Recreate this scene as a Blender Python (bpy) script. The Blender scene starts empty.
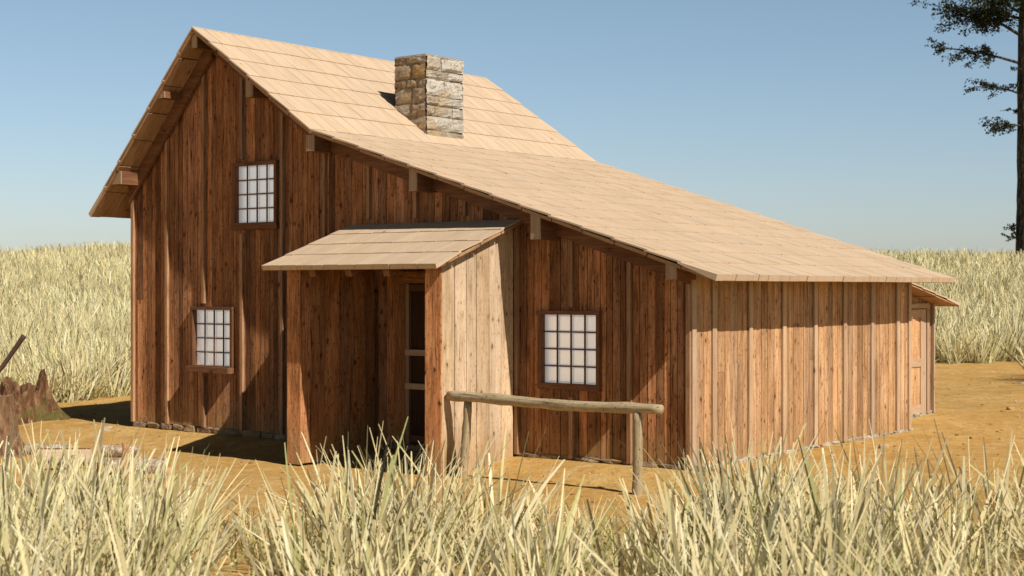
import bpy, math, random
import numpy as np
from mathutils import Vector, Matrix
rnd = random.Random(7)
nr = np.random.default_rng(11)
V = Vector
scene = bpy.context.scene
col = scene.collection
R = math.radians

# ------------------------------------------------------------------ materials
class NT:
    def __init__(s, name):
        s.m = bpy.data.materials.new(name); s.m.use_nodes = True
        s.t = s.m.node_tree; s.t.nodes.clear()
        s.out = s.n('ShaderNodeOutputMaterial')
        s.b = s.n('ShaderNodeBsdfPrincipled')
        s.t.links.new(s.b.outputs[0], s.out.inputs[0])
    def n(s, typ, **kw):
        x = s.t.nodes.new(typ)
        for k, v in kw.items(): setattr(x, k, v)
        return x
    def put(s, sock, v):
        if isinstance(v, bpy.types.NodeSocket): s.t.links.new(v, sock)
        elif v is not None:
            if isinstance(v, (tuple, list)) and sock.type == 'RGBA' and len(v) == 3: v = (*v, 1)
            sock.default_value = v
    def math(s, op, a, b=None, c=None, clamp=False):
        x = s.n('ShaderNodeMath', operation=op, use_clamp=clamp)
        s.put(x.inputs[0], a); s.put(x.inputs[1], b)
        if c is not None: s.put(x.inputs[2], c)
        return x.outputs[0]
    def noise(s, vec, scale, detail=3, rough=.55, dist=0):
        x = s.n('ShaderNodeTexNoise'); s.put(x.inputs['Vector'], vec)
        x.inputs['Scale'].default_value = scale; x.inputs['Detail'].default_value = detail
        x.inputs['Roughness'].default_value = rough; x.inputs['Distortion'].default_value = dist
        return x.outputs['Fac']
    def vec(s, x, y, z=0.0):
        c = s.n('ShaderNodeCombineXYZ')
        for i, v in enumerate((x, y, z)): s.put(c.inputs[i], v)
        return c.outputs[0]
    def ramp(s, fac, stops):
        r = s.n('ShaderNodeValToRGB'); s.put(r.inputs[0], fac)
        e = r.color_ramp.elements
        while len(e) < len(stops): e.new(.5)
        for el, (p, c) in zip(e, stops):
            el.position = p; el.color = (*c, 1) if len(c) == 3 else c
        return r.outputs[0]
    def rng(s, v, a, b, c=0.0, d=1.0):
        x = s.n('ShaderNodeMapRange', clamp=True); s.put(x.inputs[0], v)
        for i, q in enumerate((a, b, c, d)): s.put(x.inputs[i+1], q)
        return x.outputs[0]
    def mix(s, f, a, b, mode='MIX'):
        x = s.n('ShaderNodeMix', data_type='RGBA', blend_type=mode)
        s.put(x.inputs[0], f); s.put(x.inputs[6], a); s.put(x.inputs[7], b)
        return x.outputs[2]
    def bump(s, h, dist, strength=1.0):
        x = s.n('ShaderNodeBump'); s.put(x.inputs['Height'], h)
        x.inputs['Distance'].default_value = dist; x.inputs['Strength'].default_value = strength
        s.t.links.new(x.outputs[0], s.b.inputs['Normal'])
    def fin(s, color, rough=.8, spec=.25):
        s.put(s.b.inputs['Base Color'], color); s.put(s.b.inputs['Roughness'], rough)
        s.b.inputs['Specular IOR Level'].default_value = spec
        return s.m

def wood(name, dark, mid, light, knots=.5, vary=.5, grey=.0, stain=.5, sharp=1.0, dust=False, sun_lean=0.0):
    t = NT(name)
    uv = t.n('ShaderNodeUVMap', uv_map='uv').outputs[0]
    sp = t.n('ShaderNodeSeparateXYZ'); t.put(sp.inputs[0], uv); u, v = sp.outputs[0], sp.outputs[1]
    at = t.n('ShaderNodeAttribute', attribute_name='brd')
    sc_ = t.n('ShaderNodeSeparateColor'); t.put(sc_.inputs[0], at.outputs['Color'])
    r1, r2, r3 = sc_.outputs[0], sc_.outputs[1], sc_.outputs[2]
    z = t.math('MULTIPLY', r3, 40.0)
    warp = t.noise(t.vec(u, t.math('MULTIPLY', v, .5), z), 3.0, 2)
    uw = t.math('ADD', u, t.math('MULTIPLY', warp, .05))
    g1 = t.noise(t.vec(uw, t.math('MULTIPLY', v, .035), z), 90, 4, .6)
    g2 = t.noise(t.vec(uw, t.math('MULTIPLY', v, .09), z), 22, 3, .6, .4)
    g3 = t.noise(t.vec(u, t.math('MULTIPLY', v, .35), z), 5, 4, .6)
    g = t.math('ADD', t.math('MULTIPLY', g1, .42*sharp), t.math('ADD', t.math('MULTIPLY', g2, .38), t.math('MULTIPLY', g3, .2+.42*(1-sharp))))
    c = t.ramp(g, [(.32, dark), (.5, mid), (.68, light)])
    bri = t.rng(r1, 0, 1, 1-vary, 1+vary*.45)
    c = t.mix(1.0, c, t.vec(bri, bri, bri), 'MULTIPLY')
    lum = t.n('ShaderNodeRGBToBW'); t.put(lum.inputs[0], c)
    gcol = t.mix(1.0, t.vec(lum.outputs[0], lum.outputs[0], lum.outputs[0]), (1.15, .98, .85), 'MULTIPLY')
    c = t.mix(t.math('MULTIPLY', t.rng(r2, .45, 1), grey), c, gcol)
    # knots
    kv = t.n('ShaderNodeTexVoronoi', feature='F1'); kv.inputs['Scale'].default_value = 8.5
    wob = t.math('MULTIPLY', t.noise(t.vec(u, v, z), 30, 2), .035)
    t.put(kv.inputs['Vector'], t.vec(t.math('ADD', u, wob), t.math('ADD', t.math('MULTIPLY', v, .62), wob), z))
    ks = t.n('ShaderNodeSeparateColor'); t.put(ks.inputs[0], kv.outputs['Color'])
    keep = t.math('LESS_THAN', ks.outputs[0], knots)
    kr = t.rng(ks.outputs[1], 0, 1, .06, .19)
    kd = t.math('DIVIDE', kv.outputs['Distance'], kr)
    km = t.math('MULTIPLY', t.rng(kd, .55, 1.0, 1, 0), keep)
    halo = t.math('MULTIPLY', t.rng(kd, .8, 2.2, .45, 0), keep)
    c = t.mix(halo, c, tuple(x*.75 for x in dark))
    c = t.mix(t.math('MULTIPLY', km, .85), c, tuple(x*.28 for x in dark))
    # dark cracks / weather stains
    cr = t.noise(t.vec(uw, t.math('MULTIPLY', v, .05), t.math('ADD', z, 7.0)), 38, 2, .5)
    crm = t.math('MULTIPLY', t.rng(cr, .60, .70), stain)
    blot = t.rng(t.noise(t.vec(u, t.math('MULTIPLY', v, .4), t.math('ADD', z, 3.0)), 2.6, 3), .45, .62)
    c = t.mix(t.math('MULTIPLY', crm, blot), c, tuple(x*.3 for x in dark))
    if dust:                                                  # splash dirt low down, sun bleach and rain streaks higher up
        gp = t.n('ShaderNodeNewGeometry').outputs['Position']; gs = t.n('ShaderNodeSeparateXYZ'); t.put(gs.inputs[0], gp)
        wn = t.noise(gp, 2.2, 4, .65)
        lowz = t.rng(t.math('ADD', gs.outputs[2], t.math('MULTIPLY', wn, -.55)), -.28, .16, 1, 0)
        c = t.mix(t.math('MULTIPLY', lowz, .6), c, (.40, .235, .095))
        st = t.n('ShaderNodeMapping'); st.inputs['Scale'].default_value = (1, 1, .12); t.put(st.inputs[0], gp)
        ws = t.noise(st.outputs[0], 3.5, 4, .65)
        k_ = t.rng(ws, .35, .65, .74, 1.18)
        c = t.mix(1.0, c, t.vec(k_, k_, k_), 'MULTIPLY')
    fl = t.noise(t.vec(u, t.math('MULTIPLY', v, .30), t.math('ADD', z, 11.0)), 60, 2, .5)
    c = t.mix(t.math('MULTIPLY', t.rng(fl, .60, .70), .85*stain), c, tuple(x*.35 for x in dark))
    t.bump(t.math('SUBTRACT', t.math('ADD', g1, t.math('ADD', g2, t.math('MULTIPLY', g3, .5))), t.math('MULTIPLY', km, .4)), .004, .7)
    if sun_lean:                                                    # shading normals leaned sunward, so the sunlit boards come out brighter
        nb = t.b.inputs['Normal'].links[0].from_socket
        va = t.n('ShaderNodeVectorMath', operation='ADD'); t.put(va.inputs[0], nb)
        va.inputs[1].default_value = (sun_lean*math.cos(R(38)), -sun_lean*math.sin(R(38)), sun_lean*.35)
        vn = t.n('ShaderNodeVectorMath', operation='NORMALIZE'); t.put(vn.inputs[0], va.outputs[0]); t.put(t.b.inputs['Normal'], vn.outputs[0])
    return t.fin(c, .78, .22)

M = {}
M['wall'] = wood('weathered_boards', (.105, .034, .011), (.45, .185, .070), (.72, .37, .17), .85, .62, .15, 1.0, dust=True, sun_lean=.14)
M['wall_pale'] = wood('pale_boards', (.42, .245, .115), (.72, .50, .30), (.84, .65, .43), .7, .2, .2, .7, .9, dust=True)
M['wallbat'] = wood('dark_batten', (.17, .075, .034), (.42, .225, .115), (.56, .33, .19), .25, .3, .3, .5)  # darker copy of the batten wood, shade put into its colour
M['soffit'] = wood('soffit_boards', (.24, .115, .05), (.48, .265, .13), (.60, .37, .20), .3, .25, .2, .4)
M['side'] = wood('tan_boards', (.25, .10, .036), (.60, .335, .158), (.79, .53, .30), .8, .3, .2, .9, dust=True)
M['trim'] = wood('trim_wood', (.10, .036, .015), (.22, .095, .042), (.33, .16, .075), .15, .2, .2, .3)
M['batten'] = wood('batten_wood', (.38, .225, .13), (.56, .37, .22), (.66, .47, .31), .15, .2, .3, .3)
M['shake'] = wood('roof_shakes', (.51, .365, .235), (.615, .455, .308), (.66, .51, .36), .04, .055, .1, .15, .55)
M['frame'] = wood('window_frame_wood', (.08, .030, .012), (.20, .088, .040), (.30, .145, .07), .15, .2, .2, .4)
M['beam'] = wood('beam_wood', (.24, .15, .09), (.40, .27, .17), (.52, .37, .25), .1, .15, .3, .5)
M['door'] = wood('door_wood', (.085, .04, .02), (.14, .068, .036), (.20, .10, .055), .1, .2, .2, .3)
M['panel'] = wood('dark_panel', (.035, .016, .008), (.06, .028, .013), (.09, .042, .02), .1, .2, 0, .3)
M['palerail'] = wood('pale_rail', (.40, .26, .16), (.54, .38, .25), (.62, .46, .32), .1, .15, .2, .2)
M['log'] = wood('peeled_log', (.26, .19, .10), (.44, .34, .20), (.56, .46, .30), .25, .1, .2, .9)
M['bark_red'] = wood('rust_wood', (.09, .035, .015), (.2, .085, .035), (.30, .14, .065), .2, .3, .1, .9)
M['handle'] = wood('dark_handle', (.04, .022, .014), (.08, .045, .03), (.13, .08, .05), .1, .1, .2, .6)
M['split'] = wood('fresh_split_wood', (.62, .44, .29), (.76, .58, .42), (.82, .66, .50), .2, .1, .1, .3)

def obj_tex(t):
    return t.n('ShaderNodeTexCoord').outputs['Object']

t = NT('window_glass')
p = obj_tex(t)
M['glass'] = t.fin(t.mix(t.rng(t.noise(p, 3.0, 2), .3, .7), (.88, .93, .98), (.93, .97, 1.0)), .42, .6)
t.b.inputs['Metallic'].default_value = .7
t.b.inputs['Emission Color'].default_value = (1, .98, .97, 1); t.b.inputs['Emission Strength'].default_value = .2  # added glow, so the panes look bright even in shade

t = NT('rubble_stone')
p = obj_tex(t)
at = t.n('ShaderNodeAttribute', attribute_name='brd')
s_ = t.n('ShaderNodeSeparateColor'); t.put(s_.inputs[0], at.outputs['Color'])
n1 = t.noise(p, 7, 5, .65); n2 = t.noise(p, 28, 4, .7); n3 = t.noise(p, 2.4, 2)
c = t.ramp(s_.outputs[0], [(0, (.27, .165, .085)), (.3, (.38, .29, .19)), (.55, (.34, .29, .23)), (.8, (.54, .51, .45)), (.97, (.60, .56, .50)), (1, (.58, .45, .24))])
c = t.mix(t.math('MULTIPLY', t.rng(n1, .45, .66), t.rng(s_.outputs[0], .1, .6, .35, 1)), c, (.62, .57, .48))
c = t.mix(t.rng(n2, .52, .72), c, (.10, .065, .035))
c = t.mix(t.math('MULTIPLY', t.rng(n3, .5, .65), .5), c, (.48, .31, .12))
t.bump(t.math('ADD', n1, n2), .03, .9)
M['stone'] = t.fin(c, .9, .2)
t = NT('mortar')
p = obj_tex(t)
n1 = t.noise(p, 20, 4, .7)
t.bump(n1, .02, .8)
M['mortar'] = t.fin(t.ramp(n1, [(.3, (.14, .11, .075)), (.7, (.38, .32, .23))]), .95, .1)

t = NT('dry_dirt')
p = t.n('ShaderNodeNewGeometry').outputs['Position']
n0 = t.noise(p, .35, 3); n1 = t.noise(p, 1.7, 5, .62); n2 = t.noise(p, 9, 5, .7); n3 = t.noise(p, 55, 3, .7)
c = t.ramp(t.math('ADD', t.math('MULTIPLY', n1, .6), t.math('MULTIPLY', n0, .4)),
           [(.3, (.46, .26, .066)), (.47, (.60, .348, .105)), (.6, (.67, .42, .145)), (.75, (.72, .51, .235))])
c = t.mix(t.math('MULTIPLY', t.rng(n2, .48, .68), .6), c, (.35, .195, .065))
n4 = t.noise(p, 4.2, 4, .65)
c = t.mix(t.math('MULTIPLY', t.rng(n4, .52, .68), .6), c, (.68, .50, .25))
c = t.mix(t.math('MULTIPLY', t.rng(n3, .58, .75), .6), c, (.20, .11, .035))
sv = t.n('ShaderNodeTexVoronoi', feature='F1'); sv.inputs['Scale'].default_value = 7; t.put(sv.inputs['Vector'], p)
peb = t.math('MULTIPLY', t.rng(sv.outputs['Distance'], .10, .16, 1, 0), t.math('GREATER_THAN', n1, .5))
c = t.mix(t.math('MULTIPLY', peb, .55), c, (.55, .42, .25))
t.bump(t.math('ADD', t.math('MULTIPLY', n2, .9), t.math('ADD', t.math('MULTIPLY', n3, .35), t.math('MULTIPLY', peb, .5))), .055, .8)
M['dirt'] = t.fin(c, .95, .1)

def foliage(name, transl=.35, rough=.6, spec=.25, up=0.0):
    t = NT(name)
    at = t.n('ShaderNodeAttribute', attribute_name='brd')
    t.fin(at.outputs['Color'], rough, spec)
    if up:                                                    # soft, upward leaning shading normals, as for lawns and crops
        ge = t.n('ShaderNodeNewGeometry').outputs['Normal']
        va = t.n('ShaderNodeVectorMath', operation='ADD'); t.put(va.inputs[0], ge); va.inputs[1].default_value = (.25*up, -.1*up, up)
        vn = t.n('ShaderNodeVectorMath', operation='NORMALIZE'); t.put(vn.inputs[0], va.outputs[0])
        t.put(t.b.inputs['Normal'], vn.outputs[0])
    tr = t.n('ShaderNodeBsdfTranslucent'); t.put(tr.inputs['Color'], at.outputs['Color'])
    mx = t.n('ShaderNodeMixShader'); mx.inputs[0].default_value = transl
    t.t.links.new(t.b.outputs[0], mx.inputs[1]); t.t.links.new(tr.outputs[0], mx.inputs[2])
    t.t.links.new(mx.outputs[0], t.out.inputs[0])
    return t.m
M['grass'] = foliage('dry_grass', .28, .8, .06, up=.44)
M['leaf'] = foliage('tree_leaf', .12, .6, .2)

t = NT('tree_bark')
p = obj_tex(t)
mp = t.n('ShaderNodeMapping'); mp.inputs['Scale'].default_value = (1, 1, .25); t.put(mp.inputs[0], p)
n1 = t.noise(mp.outputs[0], 7, 5, .7)
t.bump(n1, .15, 1)
M['bark'] = t.fin(t.ramp(n1, [(.35, (.012, .009, .007)), (.52, (.08, .065, .048)), (.72, (.24, .20, .15))]), .95, .1)

t = NT('mossy_wood')
p = obj_tex(t)
mp = t.n('ShaderNodeMapping'); mp.inputs['Scale'].default_value = (1, 1, .22); t.put(mp.inputs[0], p)
n1 = t.noise(mp.outputs[0], 16, 5, .7, .5); n2 = t.noise(p, 4.5, 4, .6)
c = t.ramp(n1, [(.3, (.05, .022, .011)), (.5, (.19, .095, .046)), (.72, (.36, .22, .125))])
sz = t.n('ShaderNodeSeparateXYZ'); t.put(sz.inputs[0], p)
low = t.rng(sz.outputs[2], .05, .55, .12, -.06)
right = t.rng(sz.outputs[0], -.1, .5, -.05, .06)
c = t.mix(t.math('MULTIPLY', t.rng(t.math('ADD', t.math('ADD', n2, low), right), .60, .72), .75), c, (.13, .135, .035))
t.bump(n1, .05, 1)
M['moss'] = t.fin(c, .95, .1)
t = NT('grey_stump_wood')
p = obj_tex(t)
mp = t.n('ShaderNodeMapping'); mp.inputs['Scale'].default_value = (1, 1, .12); t.put(mp.inputs[0], p)
n1 = t.noise(mp.outputs[0], 20, 5, .7, .3)
t.bump(n1, .04, 1)
M['stumpwood'] = t.fin(t.ramp(n1, [(.3, (.08, .038, .018)), (.5, (.23, .13, .07)), (.72, (.37, .24, .14))]), .95, .1)
t = NT('pale_bark')
p = obj_tex(t)
n1 = t.noise(p, 14, 4, .7); n2 = t.noise(p, 40, 3, .7)
c = t.ramp(n1, [(.35, (.22, .13, .08)), (.5, (.46, .35, .25)), (.66, (.70, .62, .52))])
c = t.mix(t.rng(n2, .55, .7), c, (.12, .065, .035))
t.bump(n2, .02, 1)
M['birch'] = t.fin(c, .9, .15)
t = NT('cut_end')
p = obj_tex(t)
M['cut'] = t.fin(t.ramp(t.noise(p, 25, 3), [(.3, (.52, .42, .33)), (.7, (.68, .60, .52))]), .9, .1)
t = NT('rusty_steel')
p = obj_tex(t)
M['steel'] = t.fin(t.ramp(t.noise(p, 20, 4), [(.4, (.05, .035, .03)), (.7, (.14, .07, .04))]), .6, .5)

# ------------------------------------------------------------------ mesh builder
class MB:
    def __init__(s): s.v = []; s.f = []; s.uv = []; s.c = []; s.mi = []
    def poly(s, pts, uvs, colr, mi=0):
        i = len(s.v); s.v += [tuple(p) for p in pts]; s.f.append(list(range(i, i+len(pts))))
        s.uv += uvs; s.c += [colr]*len(pts); s.mi.append(mi)
    def hex(s, p, a, b, c, colr=None, mi=0):
        """p: 8 corners (0-3 low end, 4-7 high end, both going round); a across, b along the grain, c thickness"""
        colr = colr or (rnd.random(), rnd.random(), rnd.random(), 1)
        ou, ov = rnd.random()*50, rnd.random()*50
        a, b, c = V(a), V(b), V(c); p = [V(q) for q in p]
        quads = ((3, 2, 1, 0), (4, 5, 6, 7), (0, 1, 5, 4), (1, 2, 6, 5), (2, 3, 7, 6), (3, 0, 4, 7))
        cen = sum(p, V())/8
        for k, q in enumerate(quads):
            pts = [p[i] for i in q]
            n = (pts[2]-pts[0]).cross(pts[3]-pts[1])
            if n.dot(sum(pts, V())/4-cen) < 0: pts.reverse()
            if k < 2: uvs = [(ou+x.dot(a), ov+x.dot(c)*.6+9) for x in pts]
            else:
                uvs = [(ou+x.dot(a)+.73*x.dot(c), ov+x.dot(b)) for x in pts]
            s.poly(pts, uvs, colr, mi)
    def board(s, o, A, B, C, colr=None, mi=0):
        o, A, B, C = V(o), V(A), V(B), V(C)
        s.hex([o, o+A, o+A+C, o+C, o+B, o+A+B, o+A+B+C, o+B+C], A.normalized(), B.normalized(), C.normalized(), colr, mi)
    def box(s, x0, x1, y0, y1, z0, z1, grain='z', colr=None, mi=0):
        ax = {'x': V((x1-x0, 0, 0)), 'y': V((0, y1-y0, 0)), 'z': V((0, 0, z1-z0))}
        g = ax.pop(grain); k = sorted(ax.values(), key=lambda q: -q.length)
        s.board((x0, y0, z0), k[0], g, k[1], colr, mi)
    def tube(s, path, radii, seg=14, colr=None, caps=True, mi=0, capmi=None, wob=0.0, sq=None):
        colr = colr or (rnd.random(), rnd.random(), rnd.random(), 1)
        path = [V(p) for p in path]; rings = []; L = 0; ou, ov = rnd.random()*20, rnd.random()*20
        ls = [0]
        for i in range(1, len(path)): L += (path[i]-path[i-1]).length; ls.append(L)
        ref = V((0, 0, 1))
        if abs((path[-1]-path[0]).normalized().z) > .9: ref = V((1, 0, 0))
        for i, p in enumerate(path):
            d = (path[min(i+1, len(path)-1)]-path[max(i-1, 0)]).normalized()
            x = d.cross(ref).normalized(); y = x.cross(d).normalized()
            ring = []
            for k in range(seg):
                an = 2*math.pi*k/seg
                r = radii[i]*(1+wob*(rnd.random()-.5))
                ring.append(p+x*math.cos(an)*r+y*math.sin(an)*r)
            rings.append(ring)
        for i in range(len(path)-1):
            for k in range(seg):
                k2 = (k+1) % seg
                pts = [rings[i][k], rings[i][k2], rings[i+1][k2], rings[i+1][k]]
                c = 2*math.pi*radii[i]
                uvs = [(ou+c*k/seg, ov+ls[i]), (ou+c*(k+1)/seg, ov+ls[i]), (ou+c*(k+1)/seg, ov+ls[i+1]), (ou+c*k/seg, ov+ls[i+1])]
                s.poly(pts, uvs, colr, mi)
        if caps:
            cm = mi if capmi is None else capmi
            for ring, rev in ((rings[0], True), (rings[-1], False)):
                pts = ring[::-1] if rev else ring
                cc = sum(pts, V())/len(pts)
                for k in range(len(pts)):
                    q = [pts[k], pts[(k+1) % len(pts)], cc]
                    s.poly(q, [(ou+(x-cc).length, ov+(x-cc).x) for x in q], colr, cm)
    def build(s, name, mats, parent=None, smooth=False, weld=False):
        me = bpy.data.meshes.new(name); me.from_pydata(s.v, [], s.f)
        uvl = me.uv_layers.new(name='uv')
        uvl.data.foreach_set('uv', np.array(s.uv, dtype=np.float32).ravel())
        ca = me.color_attributes.new('brd', 'FLOAT_COLOR', 'CORNER')
        ca.data.foreach_set('color', np.array(s.c, dtype=np.float32).ravel())
        for m in (mats if isinstance(mats, (list, tuple)) else [mats]): me.materials.append(m)
        me.polygons.foreach_set('material_index', s.mi)
        if weld:
            import bmesh
            bm = bmesh.new(); bm.from_mesh(me); bmesh.ops.remove_doubles(bm, verts=bm.verts, dist=1e-4)
            bmesh.ops.recalc_face_normals(bm, faces=bm.faces); bm.to_mesh(me); bm.free()
        if smooth: me.polygons.foreach_set('use_smooth', [True]*len(me.polygons))
        me.update()
        o = bpy.data.objects.new(name, me); col.objects.link(o); o.parent = parent
        return o

def tag(o, label=None, cat=None, group=None, kind=None):
    for k, v in (('label', label), ('category', cat), ('group', group), ('kind', kind)):
        if v: o[k] = v
    return o
def empty(name, loc=(0, 0, 0), rz=0, parent=None):
    o = bpy.data.objects.new(name, None); o.empty_display_size = .3
    o.location = loc; o.rotation_euler = (0, 0, rz); col.objects.link(o); o.parent = parent
    return o

# ------------------------------------------------------------------ terrain
HX, HY, HA = 1.994, 16.709, R(-38)           # front right corner of the cabin, and its turn
def to_house(x, y):
    dx, dy = x-HX, y-HY
    c, s = math.cos(-HA), math.sin(-HA)
    return dx*c-dy*s, dx*s+dy*c
def to_world(X, Y):
    c, s = math.cos(HA), math.sin(HA)
    return HX+X*c-Y*s, HY+X*s+Y*c
def sstep(t):
    t = np.clip(t, 0, 1); return t*t*(3-2*t)
def wav(x, y):
    return (np.sin(x*.31+1.3)*np.cos(y*.27+.4)+.6*np.sin(x*.73+y*.41+2.)+.4*np.sin(y*.9-x*.57))/2.0
def fine(x, y):
    return (np.sin(x*3.1+np.sin(y*2.3)*1.4)*np.cos(y*2.7+np.sin(x*1.9))+.6*np.sin(x*6.7+y*5.1+np.sin(y*4.))*np.sin(y*7.3-x*2.1))
def ground(x, y):
    x = np.asarray(x, float); y = np.asarray(y, float)
    X, Y = to_house(x, y)
    z = -.022 - .11*sstep(-Y/1.1) - .065*sstep((-X-1.5)/3.5)*sstep((4-Y)/4) - .045*sstep((-Y-1.3)/5)
    z = z + .10*sstep((Y-5.8)/3.0)*sstep((X+4)/3)
    far = sstep((y-24)/10.0)
    hill = (3.42+.30*sstep((-x-8)/9)-.95*np.clip((-x-20)/14, 0, 1.1)-.16*np.clip((x-18)/10, 0, 1))*sstep((y-27-3*sstep((x-2)/8)*2)/(92-29))
    hill = hill*(1-.35*sstep((y-110)/140))
    z = z + hill + far*.10*wav(x*.8, y*.8)*np.clip((y-24)/30, 0, 1.4)
    near = sstep((y-4)/4)*sstep((60-y)/20)*sstep((28-np.abs(x))/8)
    inh = (X > -10.1) & (X < .25) & (Y > -.25) & (Y < 8.4)
    z = z + near*np.where(inh, .0, .010*fine(x, y)+.012*wav(x*2.3, y*2.1))
    return z
def gz(x, y): return float(ground(x, y))

def axis(lo, hi, step, far_lo, far_hi):
    a = list(np.arange(lo, hi+1e-6, step)); s = step
    while a[-1] < far_hi: s *= 1.25; a.append(a[-1]+s)
    b = []; s = step; q = lo
    while q > far_lo: s *= 1.25; q -= s; b.append(q)
    return np.array(b[::-1]+a)
xs = axis(-16, 16, .14, -700, 700); ys = axis(6, 44, .14, -200, 900)
gx, gy = np.meshgrid(xs, ys)
gzz = ground(gx, gy)
nv = np.stack([gx.ravel(), gy.ravel(), gzz.ravel()], 1)
nx, ny = len(xs), len(ys)
idx = np.arange(nx*ny).reshape(ny, nx)
q = np.stack([idx[:-1, :-1], idx[:-1, 1:], idx[1:, 1:], idx[1:, :-1]], -1).reshape(-1, 4)
me = bpy.data.meshes.new('ground')
me.vertices.add(len(nv)); me.vertices.foreach_set('co', nv.ravel())
me.loops.add(q.size); me.loops.foreach_set('vertex_index', q.ravel())
me.polygons.add(len(q)); me.polygons.foreach_set('loop_start', np.arange(0, q.size, 4))
me.polygons.foreach_set('use_smooth', np.ones(len(q), bool))
me.update(); me.validate(); me.materials.append(M['dirt'])
o = bpy.data.objects.new('ground', me); col.objects.link(o); tag(o, kind='structure')

# ------------------------------------------------------------------ the cabin
cabin = empty('cabin', (HX, HY, 0), HA)
tag(cabin, 'brown board and batten cabin with long sloping shake roof and stone chimney', 'cabin')

RX, RZ = -7.915, 5.697; KX, KZ = -5.541, 4.099; EX, EZ = .562, 2.1485; LX, LZ = -10.274, 3.128
YF, YB = -.43, 6.15
W = 9.785; LW = 5.93
TH = .068
def top(X):
    if X < RX: return RZ+(X-RX)*(RZ-LZ)/(RX-LX)
    if X < KX: return RZ+(X-RX)*(KZ-RZ)/(KX-RX)
    return KZ+(X-KX)*(EZ-KZ)/(EX-KX)
def under(X):
    s = (RZ-LZ)/(RX-LX) if X < RX else (KZ-RZ)/(KX-RX) if X < KX else (EZ-KZ)/(EX-KX)
    return top(X)-TH*math.sqrt(1+s*s)

def boarded(mb, lo, hi, place, zlo, zhi, holes=(), width=(.09, .155), th=.024, breaks=(), depth=.005, mi=0, joints=.07):
    """upright boards from lo to hi along the wall; place(s, d, z) -> point, d outward"""
    cuts = {lo, hi} | set(breaks)
    for (a, b, c, d) in holes: cuts |= {a, b}
    cuts = sorted(cuts); seg = []
    for a, b in zip(cuts, cuts[1:]):
        n = max(1, round((b-a)/rnd.uniform(*width)))
        w = [rnd.uniform(.75, 1.25) for _ in range(n)]; tot = sum(w); x = a
        for i in range(n):
            seg.append((x, x+w[i]*(b-a)/tot)); x += w[i]*(b-a)/tot
    gap = .009
    for a, b in seg:
        m = (a+b)/2; spans = []
        hs = sorted([(c, d) for (x0, x1, c, d) in holes if x0-1e-6 <= a and b <= x1+1e-6])
        z = zlo
        for c, d in hs:
            if c > z: spans.append((z, c, False))
            z = d
        spans.append((z, None, True))
        if not hs and rnd.random() < joints:                      # a butt joint partway up
            zj = zlo+(zhi(m)-zlo)*rnd.uniform(.3, .75)
            spans = [(zlo, zj, False), (zj+.004, None, True)]
        d0 = rnd.uniform(0, depth)
        A, B = a+gap/2, b-gap/2
        for z0, z1, t_ in spans:
            za, zb = (zhi(A), zhi(B)) if t_ else (z1, z1)
            za = max(za, z0+.01); zb = max(zb, z0+.01)
            z0j = z0 - (rnd.uniform(0, .012) if z0 == zlo else 0)
            o_ = d0+th
            p = [place(A, 0, z0j), place(B, 0, z0j), place(B, o_, z0j), place(A, o_, z0j),
                 place(A, 0, za), place(B, 0, zb), place(B, o_, zb), place(A, o_, za)]
            mb.hex(p, V(place(1, 0, 0))-V(place(0, 0, 0)), (0, 0, 1), V(place(0, 1, 0))-V(place(0, 0, 0)), mi=mi)

def back_sheet(mb, pts, mi=0):
    mb.poly(pts, [(p[0]+p[1], p[2]) for p in pts], (.2, .2, .2, 1), mi)

# windows: x0,x1,z0,z1 of the glass; on the front wall
WINS = [(-7.465, -6.665, 2.915, 3.715), (-8.365, -7.565, .875, 1.685), (-2.062, -1.265, .875, 1.685)]
CAS = .048
holes = [(a-CAS*.6, b+CAS*.6, c-CAS*.6, d+CAS*.6) for a, b, c, d in WINS]
DOOR = (-4.25, -3.33, .0, 2.06)
holes.append((DOOR[0]-.05, DOOR[1]+.05, -.02, DOOR[3]+.05))

fy = lambda s, d, z: V((s, -d+.036, z))      # front wall: outermost face about y=0
mb = MB()
boarded(mb, -W, 0, fy, 0, lambda X: under(X)-.003, holes, breaks=(RX, KX, -4.75, -2.6))
# backing, leaving the holes open
prof = [(-W, under(-W)), (RX, under(RX)), (KX, under(KX)), (0, under(0))]
xs_ = sorted({-W, RX, KX, 0.0} | {h[0] for h in holes} | {h[1] for h in holes})
for a, b in zip(xs_, xs_[1:]):
    zz = [(0.0, None)]
    hs = sorted([(h[2], h[3]) for h in holes if h[0] <= a+1e-6 and b <= h[1]+1e-6])
    z = 0.0; sp = []
    for c_, d_ in hs:
        if c_ > z: sp.append((z, c_, z, c_))
        z = d_
    e = 1e-4
    sp.append((z, under(a+e)-.01, z, under(b-e)-.01))
    for z0a, z1a, z0b, z1b in sp:
        mb.hex([(a, .05, z0a), (b, .05, z0b), (b, .034, z0b), (a, .034, z0a), (a, .05, z1a), (b, .05, z1b), (b, .034, z1b), (a, .034, z1a)],
               (1, 0, 0), (0, 0, 1), (0, 1, 0), (.1, .3, .5, 1))
bat = [-W+.03]+[-.815*k for k in range(11, 0, -1)]+[-.03]
for X in bat:
    if -4.95 < X < -2.5: zmin = 2.90
    else: zmin = 0
    spans = [(zmin, under(X)-.02)]
    for a, b, c_, d_ in WINS:
        if a-.12 < X < b+.12:
            spans = [s2 for s0, s1 in spans for s2 in ((s0, c_-.155), (d_+.095, s1)) if s2[1]-s2[0] > .05]
    for s0, s1 in spans:
        mb.box(X-.026, X+.026, -.042, .004, s0-rnd.uniform(0, .01), s1, 'z', mi=1)
mb.build('wall', [M['wall'], M['wallbat']], cabin)

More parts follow.
